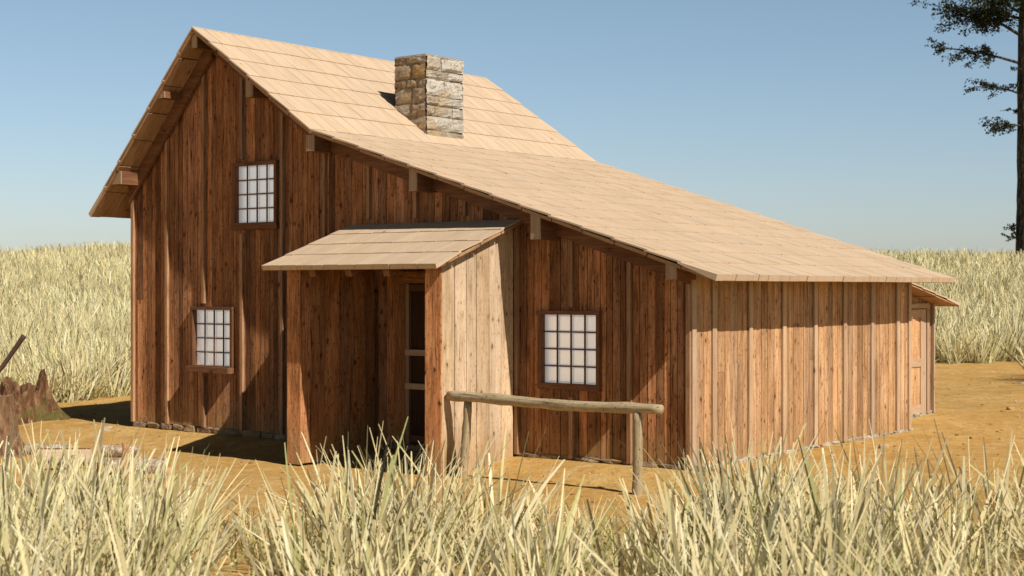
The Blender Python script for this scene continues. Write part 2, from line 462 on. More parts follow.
# right side wall, plane x=0
sx = lambda s, d, z: V((d-.036, s, z))
mb = MB()
boarded(mb, .0, LW, sx, .0, lambda s: under(0)-.003, width=(.085, .14))
mb.box(-.05, -.034, 0.05, LW, 0, under(0)-.012, 'z', (.1, .3, .5, 1))
for Y in [.028]+[.47+.838*k for k in range(7)]+[LW-.03]:
    mb.box(-.006, .018, Y-.044, Y+.044, -rnd.uniform(0, .012), under(0)-.006-.02, 'z', mi=1)
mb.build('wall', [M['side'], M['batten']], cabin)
# left side wall, plane x=-W
lx = lambda s, d, z: V((-W-d+.03, s, z))
mb = MB()
boarded(mb, 0.03, LW, lx, 0, lambda s: under(-W)-.02, width=(.13, .2))
mb.box(-W+.035, -W+.05, 0.05, LW, 0, under(-W)-.02, 'z', (.1, .3, .5, 1))
for k in range(8):
    Y = .03+.815*k; mb.box(-W-.045, -W+.001, Y-.026, Y+.026, 0, under(-W-.03)-.02, 'z', mi=1)
mb.build('wall', [M['wall'], M['wallbat']], cabin)
# back wall
by = lambda s, d, z: V((s, LW+d-.036, z))
mb = MB()
boarded(mb, -W, -.05, by, 0, lambda X: under(X)-.003, breaks=(RX, KX))
for X in [-.815*k for k in range(1, 12)]: mb.box(X-.026, X+.026, LW-.001, LW+.045, 0, under(X)-.02, 'z', mi=1)
mb.build('wall', [M['wall'], M['wallbat']], cabin)

# rake boards along the gable top, against the wall
mb = MB()
for (xa, xb) in ((-W-.0, RX), (RX, KX), (KX, .0)):
    e = 1e-4; za, zb = under(xa+e)-.006, under(xb-e)-.006
    h = .20
    L = V((xb-xa, 0, zb-za)); sl = (zb-za)/(xb-xa); hh = h*math.sqrt(1+sl*sl)
    for y0, y1 in ((-.056, -.0523),):
        pass
    mb.hex([(xa, -.03, za-hh), (xa, -.03, za), (xa, -.078, za), (xa, -.078, za-hh),
            (xb, -.03, zb-hh), (xb, -.03, zb), (xb, -.078, zb), (xb, -.078, zb-hh)],
           (0, 0, 1), L.normalized(), (0, 1, 0), (.45, .6, rnd.random(), 1))
mb.build('rake_board', M['trim'], cabin)

# roof: board soffit below, shakes in courses on top
def slope(mb, A, B, y0, y1, courses, mi_s=0, mi_b=1, flip=False, bw=.25, th=TH, ragged=.012, eave=True, lip=.018, gap=.003):
    """A: low (x,z) on the top surface, B: high; shakes laid from A to B, running y0..y1"""
    A = V((A[0], 0, A[1])); B = V((B[0], 0, B[1])); d = (B-A); L = d.length; d.normalize()
    n = V((-d.z, 0, d.x));  n = n if n.z > 0 else -n
    slab_t = -.030; slab_b = -th
    n_b = int((y1-y0)/.24); w = (y1-y0-.02)/n_b
    for i in range(n_b):
        y = y0+.01+i*w
        cl = (.35+.3*rnd.random(), rnd.random(), rnd.random(), 1)
        for j in range(courses):                                # soffit boards, butted at each course
            o_ = A+d*(L*j/courses)+n*(slab_b-.012*(1-j/courses)-(.006 if j % 2 else 0)); o_.y = y+.002
            mb.board(o_, (0, w-.004, 0), d*(L/courses-.016), n*(slab_t-slab_b), cl, mi_b)
    ex = L/courses
    for j in range(courses):
        y = y0-rnd.uniform(0, ragged)+(-.12 if False else 0); first = True
        yo = y0+rnd.uniform(-.1, 0)
        while yo < y1-.02:
            ww = bw*rnd.uniform(.82, 1.18)
            a, b = max(yo, y0-rnd.uniform(0, ragged)), min(yo+ww, y1+rnd.uniform(0, ragged))
            if y1-b < .06: b = y1+rnd.uniform(0, ragged)
            yo = b
            if b-a < .03: continue
            s0 = ex*j+rnd.uniform(-.006, .006)
            t_ = lip+rnd.uniform(-.002, .003)
            s1 = min(ex*(j+1)+.04, L-.004)
            lowb = A+d*s0+n*(-.020); lowt = A+d*s0+n*(-.018+t_)
            hib = A+d*s1+n*(-.034); hit = A+d*s1+n*(-.0325+.018)
            if j == 0 and not eave: lowb = A+d*s0+n*(-.035); lowt = A+d*s0+n*(-.013)
            if j == 0 and eave: s0 -= .012; lowb = A+d*s0+n*(-th-.002+0); lowt = A+d*s0+n*(-.018+t_)
            g_ = gap
            def at(p, yy): return V((p.x, yy, p.z))
            mb.hex([at(lowb, a+g_), at(lowb, b-g_), at(lowt, b-g_), at(lowt, a+g_), at(hib, a+g_), at(hib, b-g_), at(hit, b-g_), at(hit, a+g_)],
                   (0, 1, 0), d, n, mi=mi_s)
mb = MB()
slope(mb, (EX, EZ), (KX, KZ), YF, YB, 14)
slope(mb, (KX-.004, KZ+.002), (RX, RZ), YF, YB, 6, eave=False)
slope(mb, (LX, LZ), (RX, RZ), YF, YB, 7)
roof = mb.build('roof', [M['shake'], M['soffit']], cabin)

# stone chimney
def stones_face(mb, o, A, H, nrm, rows):
    """irregular coursed stones on the face o + A*s + z, outward nrm"""
    o, A, nrm = V(o), V(A), V(nrm); L = A.length; a = A.normalized(); z = 0.0
    hs = [rnd.uniform(.6, 1.5) for _ in range(rows)]; tot = sum(hs)
    for i in range(rows):
        h = hs[i]*H/tot; n = rnd.choice((1, 2, 2, 2)) if h > H/rows*.9 else rnd.choice((2, 3, 3))
        ws = [rnd.uniform(.6, 1.6) for _ in range(n)]; tw = sum(ws); s = 0.0
        for k in range(n):
            w = ws[k]*L/tw; g = .008; pr = rnd.uniform(.012, .042)
            cl = (rnd.uniform(0, .42) if nrm.x < .5 else rnd.uniform(.3, 1), rnd.random(), rnd.random(), 1)  # sunward face coloured paler, the faces away from the sun browner
            x0, x1, z0, z1 = s+g, s+w-g, z+g, z+h-g
            if k == 0: x0 = s-.006
            if k == n-1: x1 = s+w+.006
            N = 5; grid = []
            for iv in range(N+1):
                row = []
                for iu in range(N+1):
                    fu, fv = iu/N, iv/N
                    e = min(fu, 1-fu, fv, 1-fv)
                    dep = pr*(1-(1-min(1, e*3.2))**2) if not ((k == 0 and iu == 0) or (k == n-1 and iu == N)) else pr*.75
                    dep += rnd.uniform(-.011, .011)
                    rx = rnd.uniform(-.008, .008) if 0 < iu < N else rnd.uniform(-.004, .004)
                    row.append(o+a*(x0+(x1-x0)*fu+rx)+V((0, 0, z0+(z1-z0)*fv+rnd.uniform(-.007, .007)))+nrm*dep)
                grid.append(row)
            for iv in range(N):
                for iu in range(N):
                    p = [grid[iv][iu], grid[iv][iu+1], grid[iv+1][iu+1], grid[iv+1][iu]]
                    if (p[1]-p[0]).cross(p[3]-p[0]).dot(nrm) < 0: p.reverse()
                    mb.poly(p, [(0, 0)]*4, cl, 0)
            s += w
        z += h
mb = MB()
cx0, cx1, cy0, cy1, cz0, cz1 = -6.365, -5.785, 2.13, 2.945, 4.0, 5.40
mb.box(cx0+.004, cx1-.004, cy0+.004, cy1-.004, cz0, cz1-.02, 'z', (.5, .5, .5, 1), 1)
for o_, A_, n_ in (((cx0, cy0, cz0), (cx1-cx0, 0, 0), (0, -1, 0)), ((cx1, cy0, cz0), (0, cy1-cy0, 0), (1, 0, 0)),
                   ((cx0, cy0, cz0), (0, cy1-cy0, 0), (-1, 0, 0)), ((cx0, cy1, cz0), (cx1-cx0, 0, 0), (0, 1, 0))):
    stones_face(mb, o_, A_, cz1-cz0, n_, 8)
mb.box(cx0-.012, cx1+.012, cy0-.012, cy1+.012, cz1-.018, cz1+.012, 'y', (.6, .5, .5, 1), 0)
mb.build('chimney', [M['stone'], M['mortar']], roof)

# beams under the eaves: square ends sticking out of the gable
for X, zb, w in ((RX, 5.385, .115), (-6.78, 4.607, .14), (-5.60, 3.80, .15), (-3.79, 3.205, .13), (-1.88, 2.565, .15), (-.03, 2.09, .14), (-8.66, 4.735, .20), (-9.67, 3.535, .23)):
    mb = MB()
    a, b = X-w/2, X+w/2
    za, zb2 = under(a)-.003, under(b)-.003
    if X == RX: za = zb2 = under(RX-.001)-.015
    if X < RX-.2: za = zb2 = under(X)+.045
    if a < KX < b: za = zb2 = min(za, zb2)
    y0 = -.38
    if X > -.2: zb += .0
    mb.hex([(a, y0, zb), (b, y0, zb), (b, y0, zb2), (a, y0, za), (a, .02, zb), (b, .02, zb), (b, .02, zb2), (a, .02, za)],
           (1, 0, 0), (0, 1, 0), (0, 0, 1), (.5, .5, rnd.random(), 1), 1)  # sides in dark trim wood, their shade put into the colour
    mb.hex([(a+.004, y0-.012, zb+.004), (b-.004, y0-.012, zb+.004), (b-.004, y0-.012, zb2-.004), (a+.004, y0-.012, za-.004), (a, y0, zb), (b, y0, zb), (b, y0, zb2), (a, y0, za)],
           (1, 0, 0), (0, 0, 1), (0, 1, 0), (.9, .5, rnd.random(), 1), 0)
    mb.build('roof_beam', [M['beam'], M['trim']], cabin)

# windows
for wi, (a, b, c_, d_) in enumerate(WINS):
    w = empty('window', ((a+b)/2, 0, c_), 0, cabin)
    wx = (b-a)/2; hz = d_-c_
    fr = MB(); y0 = -.046
    cl = (.4, .5, .3, 1)
    fr.box(-wx-CAS, -wx, y0, .045, -.0, hz, 'z', cl); fr.box(wx, wx+CAS, y0, .045, 0, hz, 'z', cl)
    fr.box(-wx-CAS-.004, wx+CAS+.004, y0-.004, .045, hz, hz+CAS, 'x', cl)
    fr.build('frame', M['frame'], w)
    mu = MB()
    for k in range(1, 4):
        x = -wx+2*wx*k/4; mu.box(x-.008, x+.008, .012, .03, 0, hz, 'z', cl)
        z = hz*k/4; mu.box(-wx, wx, .014, .031, z-.008, z+.008, 'x', cl)
    mu.build('muntin', M['door'], w)
    si = MB()
    if wi == 1:
        si.box(-wx-CAS-.004, wx+CAS+.004, -.13, .045, -.085, -.002, 'x', (.95, .7, .4, 1))
        si.box(-wx-.02, wx+.02, -.07, .044, -.001, .012, 'x', cl)
    else:
        si.box(-wx-CAS-(.02 if wi == 0 else .003), wx+CAS+(.02 if wi == 0 else .003), -.055 if wi == 0 else -.048, .045, -.10 if wi == 0 else -.075, -.001, 'x', (.35, .5, .4, 1))
    si.build('sill', M['trim'] if wi == 1 else M['frame'], w)
    pa = MB()
    for i in range(4):                                       # bevelled panes, one mesh per window
        for j in range(4):
            x0, x1 = -wx+2*wx*i/4+.004, -wx+2*wx*(i+1)/4-.004; z0, z1 = hz*j/4+.004, hz*(j+1)/4-.004
            e = .018; yb, yf = .040, .036
            O_ = [(x0, yb, z0), (x1, yb, z0), (x1, yb, z1), (x0, yb, z1)]
            I_ = [(x0+e, yf, z0+e), (x1-e, yf, z0+e), (x1-e, yf, z1-e), (x0+e, yf, z1-e)]
            pa.poly(I_, [(0, 0)]*4, (1, 1, 1, 1))
            for k in range(4):
                pa.poly([O_[k], O_[(k+1) % 4], I_[(k+1) % 4], I_[k]], [(0, 0)]*4, (1, 1, 1, 1))
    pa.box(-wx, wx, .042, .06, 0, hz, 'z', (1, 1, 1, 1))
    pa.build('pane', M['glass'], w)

# front door inside the porch
d = empty('door', ((DOOR[0]+DOOR[1])/2, 0, 0), 0, cabin)
dw = (DOOR[1]-DOOR[0])/2; dh = DOOR[3]
mb = MB(); cl = (.5, .5, .2, 1)
mb.box(-dw-.16, -dw+.018, -.05, .045, 0, dh+.0, 'z', cl); mb.box(dw+.012, dw+.16, -.05, .045, 0, dh, 'z', cl)
mb.box(-dw-.18, dw+.18, -.056, .045, dh+.002, dh+.15, 'x', cl)
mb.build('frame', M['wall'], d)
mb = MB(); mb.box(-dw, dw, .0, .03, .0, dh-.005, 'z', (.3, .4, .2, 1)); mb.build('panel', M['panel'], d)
mb = MB()
mb.box(-dw+.02, -dw+.08, -.04, .0-.001, .0, dh-.006, 'z', (.0, .4, .2, 1), 1); mb.build('stile', [M['palerail'], M['beam']], d); mb = MB(); mb.box(dw-.085, dw, -.04, -.001, 0, dh-.006, 'z', cl, 1)
mb.build('stile', [M['palerail'], M['beam']], d)
mb = MB()
for z in (.04, .71, 1.14, dh-.10):
    mb = MB()
    if z > 1.5 or z < .5: mb.box(-dw+.086, dw-.086, -.036, -.001, z, z+.085, 'x', cl, 1)
    else: mb.box(-dw-.004, dw-.086, -.046, -.0005, z, z+.075, 'x', cl, 0)
    mb.build('rail', [M['palerail'], M['door']], d)
mb = MB(); mb.tube([(dw-.05, -.042, .98), (dw-.05, -.085, .98), (dw-.05, -.10, .98)], [.010, .026, .018], 10); mb.build('handle', M['steel'], d)

# porch: two side walls and a shake roof
PXR, PXL, PY = -2.46, -4.955, -1.40
PRX0, PRX1, PYF = -5.19, -2.34, -1.62
PZF, PZB = 2.285, 2.86
def ptop(Y): return PZF+(Y-PYF)*(PZB-PZF)/(0-PYF)
def pund(Y): return ptop(Y)-.075
mb = MB()
rx_ = lambda s, d_, z: V((PXR-.036+d_, s, z))
gzl = -.15
boarded(mb, PY+.018, -.055, rx_, gzl, lambda Y: pund(Y)-.003, width=(.2, .25), depth=.006, joints=0)
boarded(mb, PY+.018, -.055, lambda s, d_, z: V((PXR-.22+.036-d_, s, z)), gzl, lambda Y: pund(Y)-.003, width=(.15, .22), mi=1)
mb.box(PXR-.18, PXR-.04, PY+.03, -.06, gzl, 2.1, 'z', (.2, .2, .2, 1), 1)
mb.box(PXR-.232, PXR+.004, PY-.010, PY+.016, gzl-.02, pund(PY)-.004, 'z', (.95, .3, .33, 1), 2)
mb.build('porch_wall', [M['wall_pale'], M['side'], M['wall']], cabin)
mb = MB()
boarded(mb, PY+.018, -.055, lambda s, d_, z: V((PXL+.22-.036+d_, s, z)), gzl, lambda Y: pund(Y)-.003, width=(.18, .26), mi=0)
boarded(mb, PY+.018, -.055, lambda s, d_, z: V((PXL+.036-d_, s, z)), gzl, lambda Y: pund(Y)-.003, width=(.15, .22), mi=0)
mb.box(PXL+.04, PXL+.18, PY+.03, -.06, gzl, 2.1, 'z', (.2, .2, .2, 1), 0)
mb.box(PXL-.004, PXL+.228, PY-.010, PY+.016, gzl-.02, pund(PY)-.004, 'z', (.8, .3, .73, 1), 0)
mb.build('porch_wall', [M['wall'], M['side']], cabin)
mb = MB()
# build the porch slope in a turned frame: slope() runs along y, so map (x,y)->(y,x)
tmp = MB(); slope(tmp, (PYF, PZF), (-.055, PZB-.018), PRX0, PRX1, 4, th=.062, ragged=.006, lip=.013, gap=.004)
tmp.v = [(p[1], p[0], p[2]) for p in tmp.v]
tmp.f = [f[::-1] for f in tmp.f]
uv2 = []; i = 0
for f in tmp.f: uv2 += tmp.uv[i:i+len(f)][::-1]; i += len(f)
tmp.uv = uv2
proof = tmp.build('porch_roof', [M['shake'], M['soffit']], cabin)
for X in (-4.37, -3.77, -3.16):
    mb = MB(); a, b = X-.05, X+.05; y0, y1 = PYF+.05, -.06
    hz = .11
    def zz(Y): return ptop(Y)-.068
    mb.hex([(a, y0, zz(y0)-hz*.35), (b, y0, zz(y0)-hz*.35), (b, y0, zz(y0)), (a, y0, zz(y0)), (a, y1, zz(y1)-hz), (b, y1, zz(y1)-hz), (b, y1, zz(y1)), (a, y1, zz(y1))],
           (1, 0, 0), (0, 1, 0), (0, 0, 1), (.9, .4, rnd.random(), 1))
    mb.hex([(a+.001, y0+.03, zz(y0+.03)-hz), (b-.001, y0+.03, zz(y0+.03)-hz), (b-.001, y0+.002, zz(y0)-.02), (a+.001, y0+.002, zz(y0)-.02),
            (a+.001, y0+.4, zz(y0+.4)-hz-.002), (b-.001, y0+.4, zz(y0+.4)-hz-.002), (b-.001, y0+.4, zz(y0+.4)-.03), (a+.001, y0+.4, zz(y0+.4)-.03)],
           (1, 0, 0), (0, 1, 0), (0, 0, 1), (.9, .4, rnd.random(), 1))
    mb.build('rafter', M['trim'], proof)

# lean-to at the back
lt = empty('lean_to', (0, 0, 0), 0, cabin)
LTX, LTY, LTL = -.56, 8.09, -7.6
def ltop(Y): return 2.185-.176*(Y-5.95)
def lund(Y): return ltop(Y)-.05
DY0, DY1, DZ0, DZ1 = 7.02, 7.81, .085, 1.675
mb = MB()
boarded(mb, LW+.05, LTY, lambda s, d_, z: V((LTX-.036+d_, s, z)), .075, lambda Y: lund(Y)-.003, [(DY0-.01, DY1+.01, .07, DZ1+.01)], width=(.09, .13))
mb.box(LTX-.05, LTX-.034, LW+.05, DY0-.02, .08, lund(LTY)-.02, 'z', (.1, .3, .5, 1))
mb.box(LTX-.002, LTX+.04, LTY-.045, LTY+.002, .07, lund(LTY)-.006, 'z', mi=1)
mb.box(LTX-.002, LTX+.026, DY1+.012, DY1+.10, .07, lund(DY1+.1)-.01, 'z', mi=1)
mb.box(LTX-.002, LTX+.028, DY0-.09, DY1+.10, DZ1+.015, DZ1+.09, 'y', mi=1)
mb.build('wall', [M['side'], M['batten']], lt)
mb = MB()
boarded(mb, LTL, LTX-.04, lambda s, d_, z: V((s, LTY-.036+d_, z)), .075, lambda X: lund(LTY)-.003)
mb.build('wall', [M['wall']], lt)
mb = MB()
boarded(mb, LW+.05, LTY-.04, lambda s, d_, z: V((LTL+.036-d_, s, z)), .05, lambda Y: lund(Y)-.003)
mb.build('wall', [M['wall']], lt)
tmp = MB(); slope(tmp, (8.30, ltop(8.30)), (LW+.04, ltop(LW+.04)), LTL-.3, -.2, 5, th=.048, ragged=.008)
tmp.v = [(p[1], p[0], p[2]) for p in tmp.v]
tmp.f = [f[::-1] for f in tmp.f]
uv2 = []; i = 0
for f in tmp.f: uv2 += tmp.uv[i:i+len(f)][::-1]; i += len(f)
tmp.uv = uv2
tmp.build('roof', [M['shake'], M['soffit']], lt)
mb = MB(); X0 = LTX-.03; X1 = LTX+.012
cl = (.6, .6, .4, 1)
mb.box(X0, X1-.018, DY0, DY1, DZ0, DZ1, 'z', (.8, .2, .4, 1), 1)
mb.box(X0, X1, DY0, DY0+.16, DZ0, DZ1, 'z', cl); mb.box(X0, X1, DY1-.20, DY1, DZ0, DZ1, 'z', cl)
for z0, z1 in ((DZ0, .22), (.80, .92), (1.55, DZ1)): mb.box(X0, X1-.001, DY0+.161, DY1-.201, z0, z1, 'y', cl)
mb.build('door', [M['batten'], M['side']], lt)

# fieldstone footing
mb = MB()
def lump(mb, c, r, cl):
    import itertools
    N, K = 7, 5; rows = []
    ph = rnd.random()*6
    for i in range(K+1):
        th_ = math.pi*i/K; row = []
        for k in range(N):
            an = 2*math.pi*k/N+ph
            q = 1+rnd.uniform(-.22, .22)
            sx_, sy_, sz_ = math.sin(th_)*math.cos(an), math.sin(th_)*math.sin(an), math.cos(th_)
            f_ = lambda w: math.copysign(abs(w)**.6, w)
            row.append(V((c[0]+r[0]*f_(sx_)*q, c[1]+r[1]*f_(sy_)*q, c[2]+r[2]*f_(sz_)*(q if 0 < i < K else 1))))
        rows.append(row)
    for i in range(K):
        for k in range(N):
            k2 = (k+1) % N
            mb.poly([rows[i][k], rows[i+1][k], rows[i+1][k2], rows[i][k2]], [(0, 0)]*4, cl)
x = -W+.02
while x < -.05:
    w = rnd.uniform(.14, .38); g_ = gz(*to_world(x+w/2, -.05)); h_ = max(.05, -g_)
    lump(mb, (x+w/2, .052+rnd.uniform(-.02, .02), g_+h_*.45), (w*.55, .085, h_*.62), (rnd.uniform(0, .14), rnd.random(), rnd.random(), 1)); x += w*.98
y = .1
while y < LW:
    w = rnd.uniform(.15, .4); lump(mb, (-.075, y+w/2, -.02), (.10, w*.5, rnd.uniform(.03, .045)), (rnd.uniform(.6, .85), rnd.random(), rnd.random(), 1)); y += w
y = LW
while y < LTY:
    w = rnd.uniform(.15, .3); g_ = gz(*to_world(LTX, y)); lump(mb, (LTX-.04, y+w/2, (.075+g_)/2), (.06, w*.5, .045), (rnd.uniform(.6, .85), rnd.random(), rnd.random(), 1)); y += w
mb.box(-W+.1, -.12, .06, LW-.1, -.3, .01, 'x', (.3, .3, .3, 1), 1)
mb.box(LTL+.1, LTX-.1, LW, LTY-.1, -.3, .07, 'x', (.3, .3, .3, 1), 1)
mb.build('foundation', [M['stone'], M['mortar']], cabin)

# ------------------------------------------------------------------ hitching rail
hx, hy = to_world(-1.0, -1.30)
hr = empty('hitching_rail', (hx, hy, -.13), HA)
tag(hr, 'low peeled log hitching rail on two posts in front of the cabin', 'hitching rail')
def wlog(mb, a, b, r0, r1, n=26, amp=.012, seg=16):
    a, b = V(a), V(b); ph = [rnd.random()*6 for _ in range(4)]; path = []; rad = []
    for i in range(n+1):
        f = i/n; p = a.lerp(b, f)
        o_ = V((0, math.sin(f*5+ph[0])*amp, math.sin(f*7+ph[1])*amp*.8))
        if abs((b-a).normalized().z) > .7: o_ = V((math.sin(f*4+ph[0])*amp, math.sin(f*5+ph[1])*amp, 0))
        path.append(p+o_); r = r0+(r1-r0)*f
        r *= 1+.06*math.sin(f*23+ph[2])+.05*math.sin(f*41+ph[3])
        if i in (0, n): r *= .86
        rad.append(r)
    mb.tube(path, rad, seg, wob=.11)
mb = MB(); wlog(mb, (-1.43, 0, .895), (1.42, 0, .875), .060, .056, amp=.014); mb.build('rail', M['log'], hr, smooth=True, weld=True)
for X, tilt in ((-1.16, -.05), (1.13, .02)):
    mb = MB(); wlog(mb, (X+tilt, 0, -.35), (X, 0, .85), .055, .048, n=12, amp=.010); mb.build('post', M['log'], hr, smooth=True, weld=True)

# ------------------------------------------------------------------ stumps and firewood
def stump(name, loc, prof, r, mat, top_fn, lobes, hollow=.0, N=72, H=18, rz=0, flare=.5, endmat=None):
    mb = MB(); rows = []
    ph = [rnd.random()*6.28 for _ in range(6)]
    for i in range(H+1):
        f = i/H; row = []
        for k in range(N):
            an = 2*math.pi*k/N
            root = sum(max(0, math.cos((an-a_)*1.0))**p_*w_ for a_, p_, w_ in lobes)
            rr = r*(1-.22*f+.05*math.sin(3*an+ph[0])+.035*math.sin(7*an+ph[1])+.02*math.sin(17*an+ph[2]))
            rr += root*(1-f)**2.0*flare
            h = top_fn(an)*f
            rr *= 1+rnd.uniform(-.012, .012)
            row.append(V((math.cos(an)*rr, math.sin(an)*rr, h-.06*(1-f))))
        rows.append(row)
    # inside / top
    for f, dz in ((.80, -.02), (.55, -.10 if hollow else -.012), (.0, -hollow if hollow else -.015)):
        row = []
        for k in range(N):
            t_ = rows[H][k]; q = V((t_.x*f, t_.y*f, (t_.z if f > .7 or not hollow else .5*t_.z+.12)+dz+rnd.uniform(-.008, .008)*(f > 0)))
            row.append(q)
        rows.append(row)
    n = len(rows)
    for i in range(n-1):
        for k in range(N):
            k2 = (k+1) % N
            mb.poly([rows[i][k], rows[i][k2], rows[i+1][k2], rows[i+1][k]], [(0, 0)]*4, (.5, .5, .5, 1), 0 if i < H+1 else 1)
    o = mb.build(name, [mat, endmat or mat], None, smooth=False, weld=True)
    o.location = loc; o.rotation_euler = (0, 0, rz)
    return o
def jag(an):
    b = .47+.03*math.sin(5*an)+.02*math.sin(11*an+1)+.015*math.sin(23*an)
    b += .40*max(0, math.cos(an+.35))**110+.17*max(0, math.cos(an-3.0))**1.5+.03*max(0, math.cos(an-1.6))**4
    b -= .10*max(0, math.cos(an-.62))**12
    return b
sxp, syp = -7.78, 24.1
o = stump('tree_stump', (sxp, syp, gz(sxp, syp)), None, .47, M['moss'], jag, [(-.15, 5, .75), (2.9, 4, .8), (-1.9, 8, .45), (1.4, 8, .4)], hollow=.25)
tag(o, 'mossy hollow tree stump with jagged broken rim left of the cabin', 'tree stump')
sxq, syq = -6.93, 20.0
o = stump('chopping_block', (sxq, syq, gz(sxq, syq)), None, .37, M['stumpwood'], lambda a_: .745+.015*math.sin(a_+1)+.008*math.sin(9*a_), [(-.4, 5, .55), (2.5, 6, .5), (-1.9, 6, .3)], hollow=0, endmat=M['stumpwood'])
tag(o, 'upright greyish brown chopping block with flat sawn top at the left edge', 'chopping block')
ax = empty('axe', (sxq-.12, syq-.02, gz(sxq, syq)+.72))
tag(ax, 'dark handled axe stuck in the top of the chopping block', 'axe')
mb = MB()
mb.tube([(-.0, 0, .05), (.16, 0, .26), (.30, .0, .43), (.56, 0, .80), (.585, 0, .835)], [.034, .031, .030, .033, .040], 12); mb.build('handle', M['handle'], ax, smooth=True, weld=True)
mb = MB()
mb.hex([(-.11, -.012, -.055), (-.10, .012, -.055), (.03, .020, .10), (.03, -.020, .10), (.02, -.004, -.10), (.02, .004, -.10), (.085, .020, .055), (.085, -.020, .055)], (1, 0, 0), (0, 0, 1), (0, 1, 0), (.5, .5, .5, 1))
mb.build('head', M['steel'], ax)

def firelog(name, loc, length, r, rz, label, half=False):
    mb = MB(); n = 12; seg = 16; cl = (rnd.random(), .4, rnd.random(), 1)
    if not half:
        path = [(-length/2+length*i/n, math.sin(i*.7)*.006, math.sin(i*.9)*.004) for i in range(n+1)]
        mb.tube(path, [r*(1+rnd.uniform(-.05, .05)) for _ in path], seg, wob=.08, capmi=1)
        o = mb.build(name, [M['birch'], M['cut']], None, smooth=False, weld=True)
    else:                                                     # split log: bark at the back, pale flat face in front
        for i in range(n):
            x0, x1 = -length/2+length*i/n, -length/2+length*(i+1)/n
            pr = [(-.0, -.058), (.0, .052), (.045, .062), (.085, .035), (.10, -.01), (.08, -.045), (.04, -.062)]
            for k in range(len(pr)):
                a, b = pr[k], pr[(k+1) % len(pr)]
                mb.poly([(x0, a[0], a[1]), (x0, b[0], b[1]), (x1, b[0], b[1]), (x1, a[0], a[1])][::1], [(a[1], x0), (b[1], x0), (b[1], x1), (a[1], x1)], cl, 0 if k == 0 else 1)
        for x0 in (-length/2, length/2): mb.poly([(x0, a, b) for a, b in pr], [(a, b) for a, b in pr], cl, 0)
        o = mb.build(name, [M['split'], M['bark_red']], None, weld=True)
    o.location = loc; o.rotation_euler = (0, 0, rz); tag(o, label, 'firewood', 'firewood lying in the yard')
    return o
def on_ground(x, y, h): return (x, y, gz(x, y)+h)
firelog('firewood_log', on_ground(-4.42, 17.9, .085), .62, .10, R(12), 'rough barked log with pale cut end lying nearest the cabin, right of the short stake')
firelog('firewood_log', on_ground(-5.12, 19.6, .075), .52, .078, R(5), 'pale short log lying behind the stake, nearer the cabin wall')
firelog('firewood_log', on_ground(-6.12, 19.9, .07), .6, .075, R(-4), 'thin pale ended log lying behind the flat faced split log')
firelog('split_log', on_ground(-5.42, 18.25, .20), .62, .1, R(2), 'split log with clean pale flat face and reddish bark beside the chopping block', half=True)
firelog('firewood_log', on_ground(-5.35, 18.78, .04), .9, .06, R(-14), 'thin weathered log lying on the dirt under the split log')
for x_, y_, h_, lb in ((-4.44, 17.4, .43, 'short reddish brown stake standing upright beside the barked log'), (-4.99, 18.2, .22, 'short reddish stake standing upright at the end of the split log')):
    mb = MB(); mb.box(-.036, .036, -.03, .03, -.12, h_, 'z', (.6, .3, .3, 1))
    o = mb.build('wooden_stake', M['side']); o.location = on_ground(x_, y_, 0); o.rotation_euler = (R(1.5), R(-3), R(20)); tag(o, lb, 'stake', 'short stakes among the firewood')

# ------------------------------------------------------------------ pebbles and clods on the dirt
mb = MB()
for k in range(900):
    y_ = rnd.uniform(12.5, 36); x_ = rnd.uniform(-.42, .42)*y_
    X, Y = to_house(x_, y_)
    if -10.1 < X < .2 and -.1 < Y < 8.4: continue
    if -5 < X < -2.4 and -1.5 < Y < .1: continue
    r_ = rnd.uniform(.008, .022)*(2.6 if rnd.random() < .06 else 1)
    q_ = rnd.random()
    lump(mb, (x_, y_, gz(x_, y_)+r_*.25), (r_*1.3, r_*1.1, r_*.75), (q_, q_, q_, 1))
t = NT('pebble_dirt')
at = t.n('ShaderNodeAttribute', attribute_name='brd')
t.fin(t.ramp(at.outputs['Fac'], [(0, (.22, .12, .045)), (.5, (.42, .25, .09)), (.85, (.52, .36, .18)), (1, (.6, .52, .4))]), .95, .1)
tag(mb.build('pebbles', t.m), 'small pebbles and clods scattered on the dirt yard', 'pebbles', kind='stuff')

# ------------------------------------------------------------------ grass
def in_poly(x, y, P):
    r = np.zeros(x.shape, bool); n = len(P)
    for i in range(n):
        x1, y1 = P[i]; x2, y2 = P[(i+1) % n]
        c_ = ((y1 > y) != (y2 > y)) & (x < (x2-x1)*(y-y1)/(y2-y1+1e-12)+x1)
        r ^= c_
    return r
YARD = [(-15, 12.6), (-8, 12.9), (14, 12.9), (15, 20), (13, 26), (10.8, 28), (11.6, 33.5), (15, 34.5), (16, 38), (9.5, 38.8), (2, 41), (-5, 36), (-7.2, 29.2), (-8.0, 27.2), (-9.6, 26.6), (-15, 25.5)]

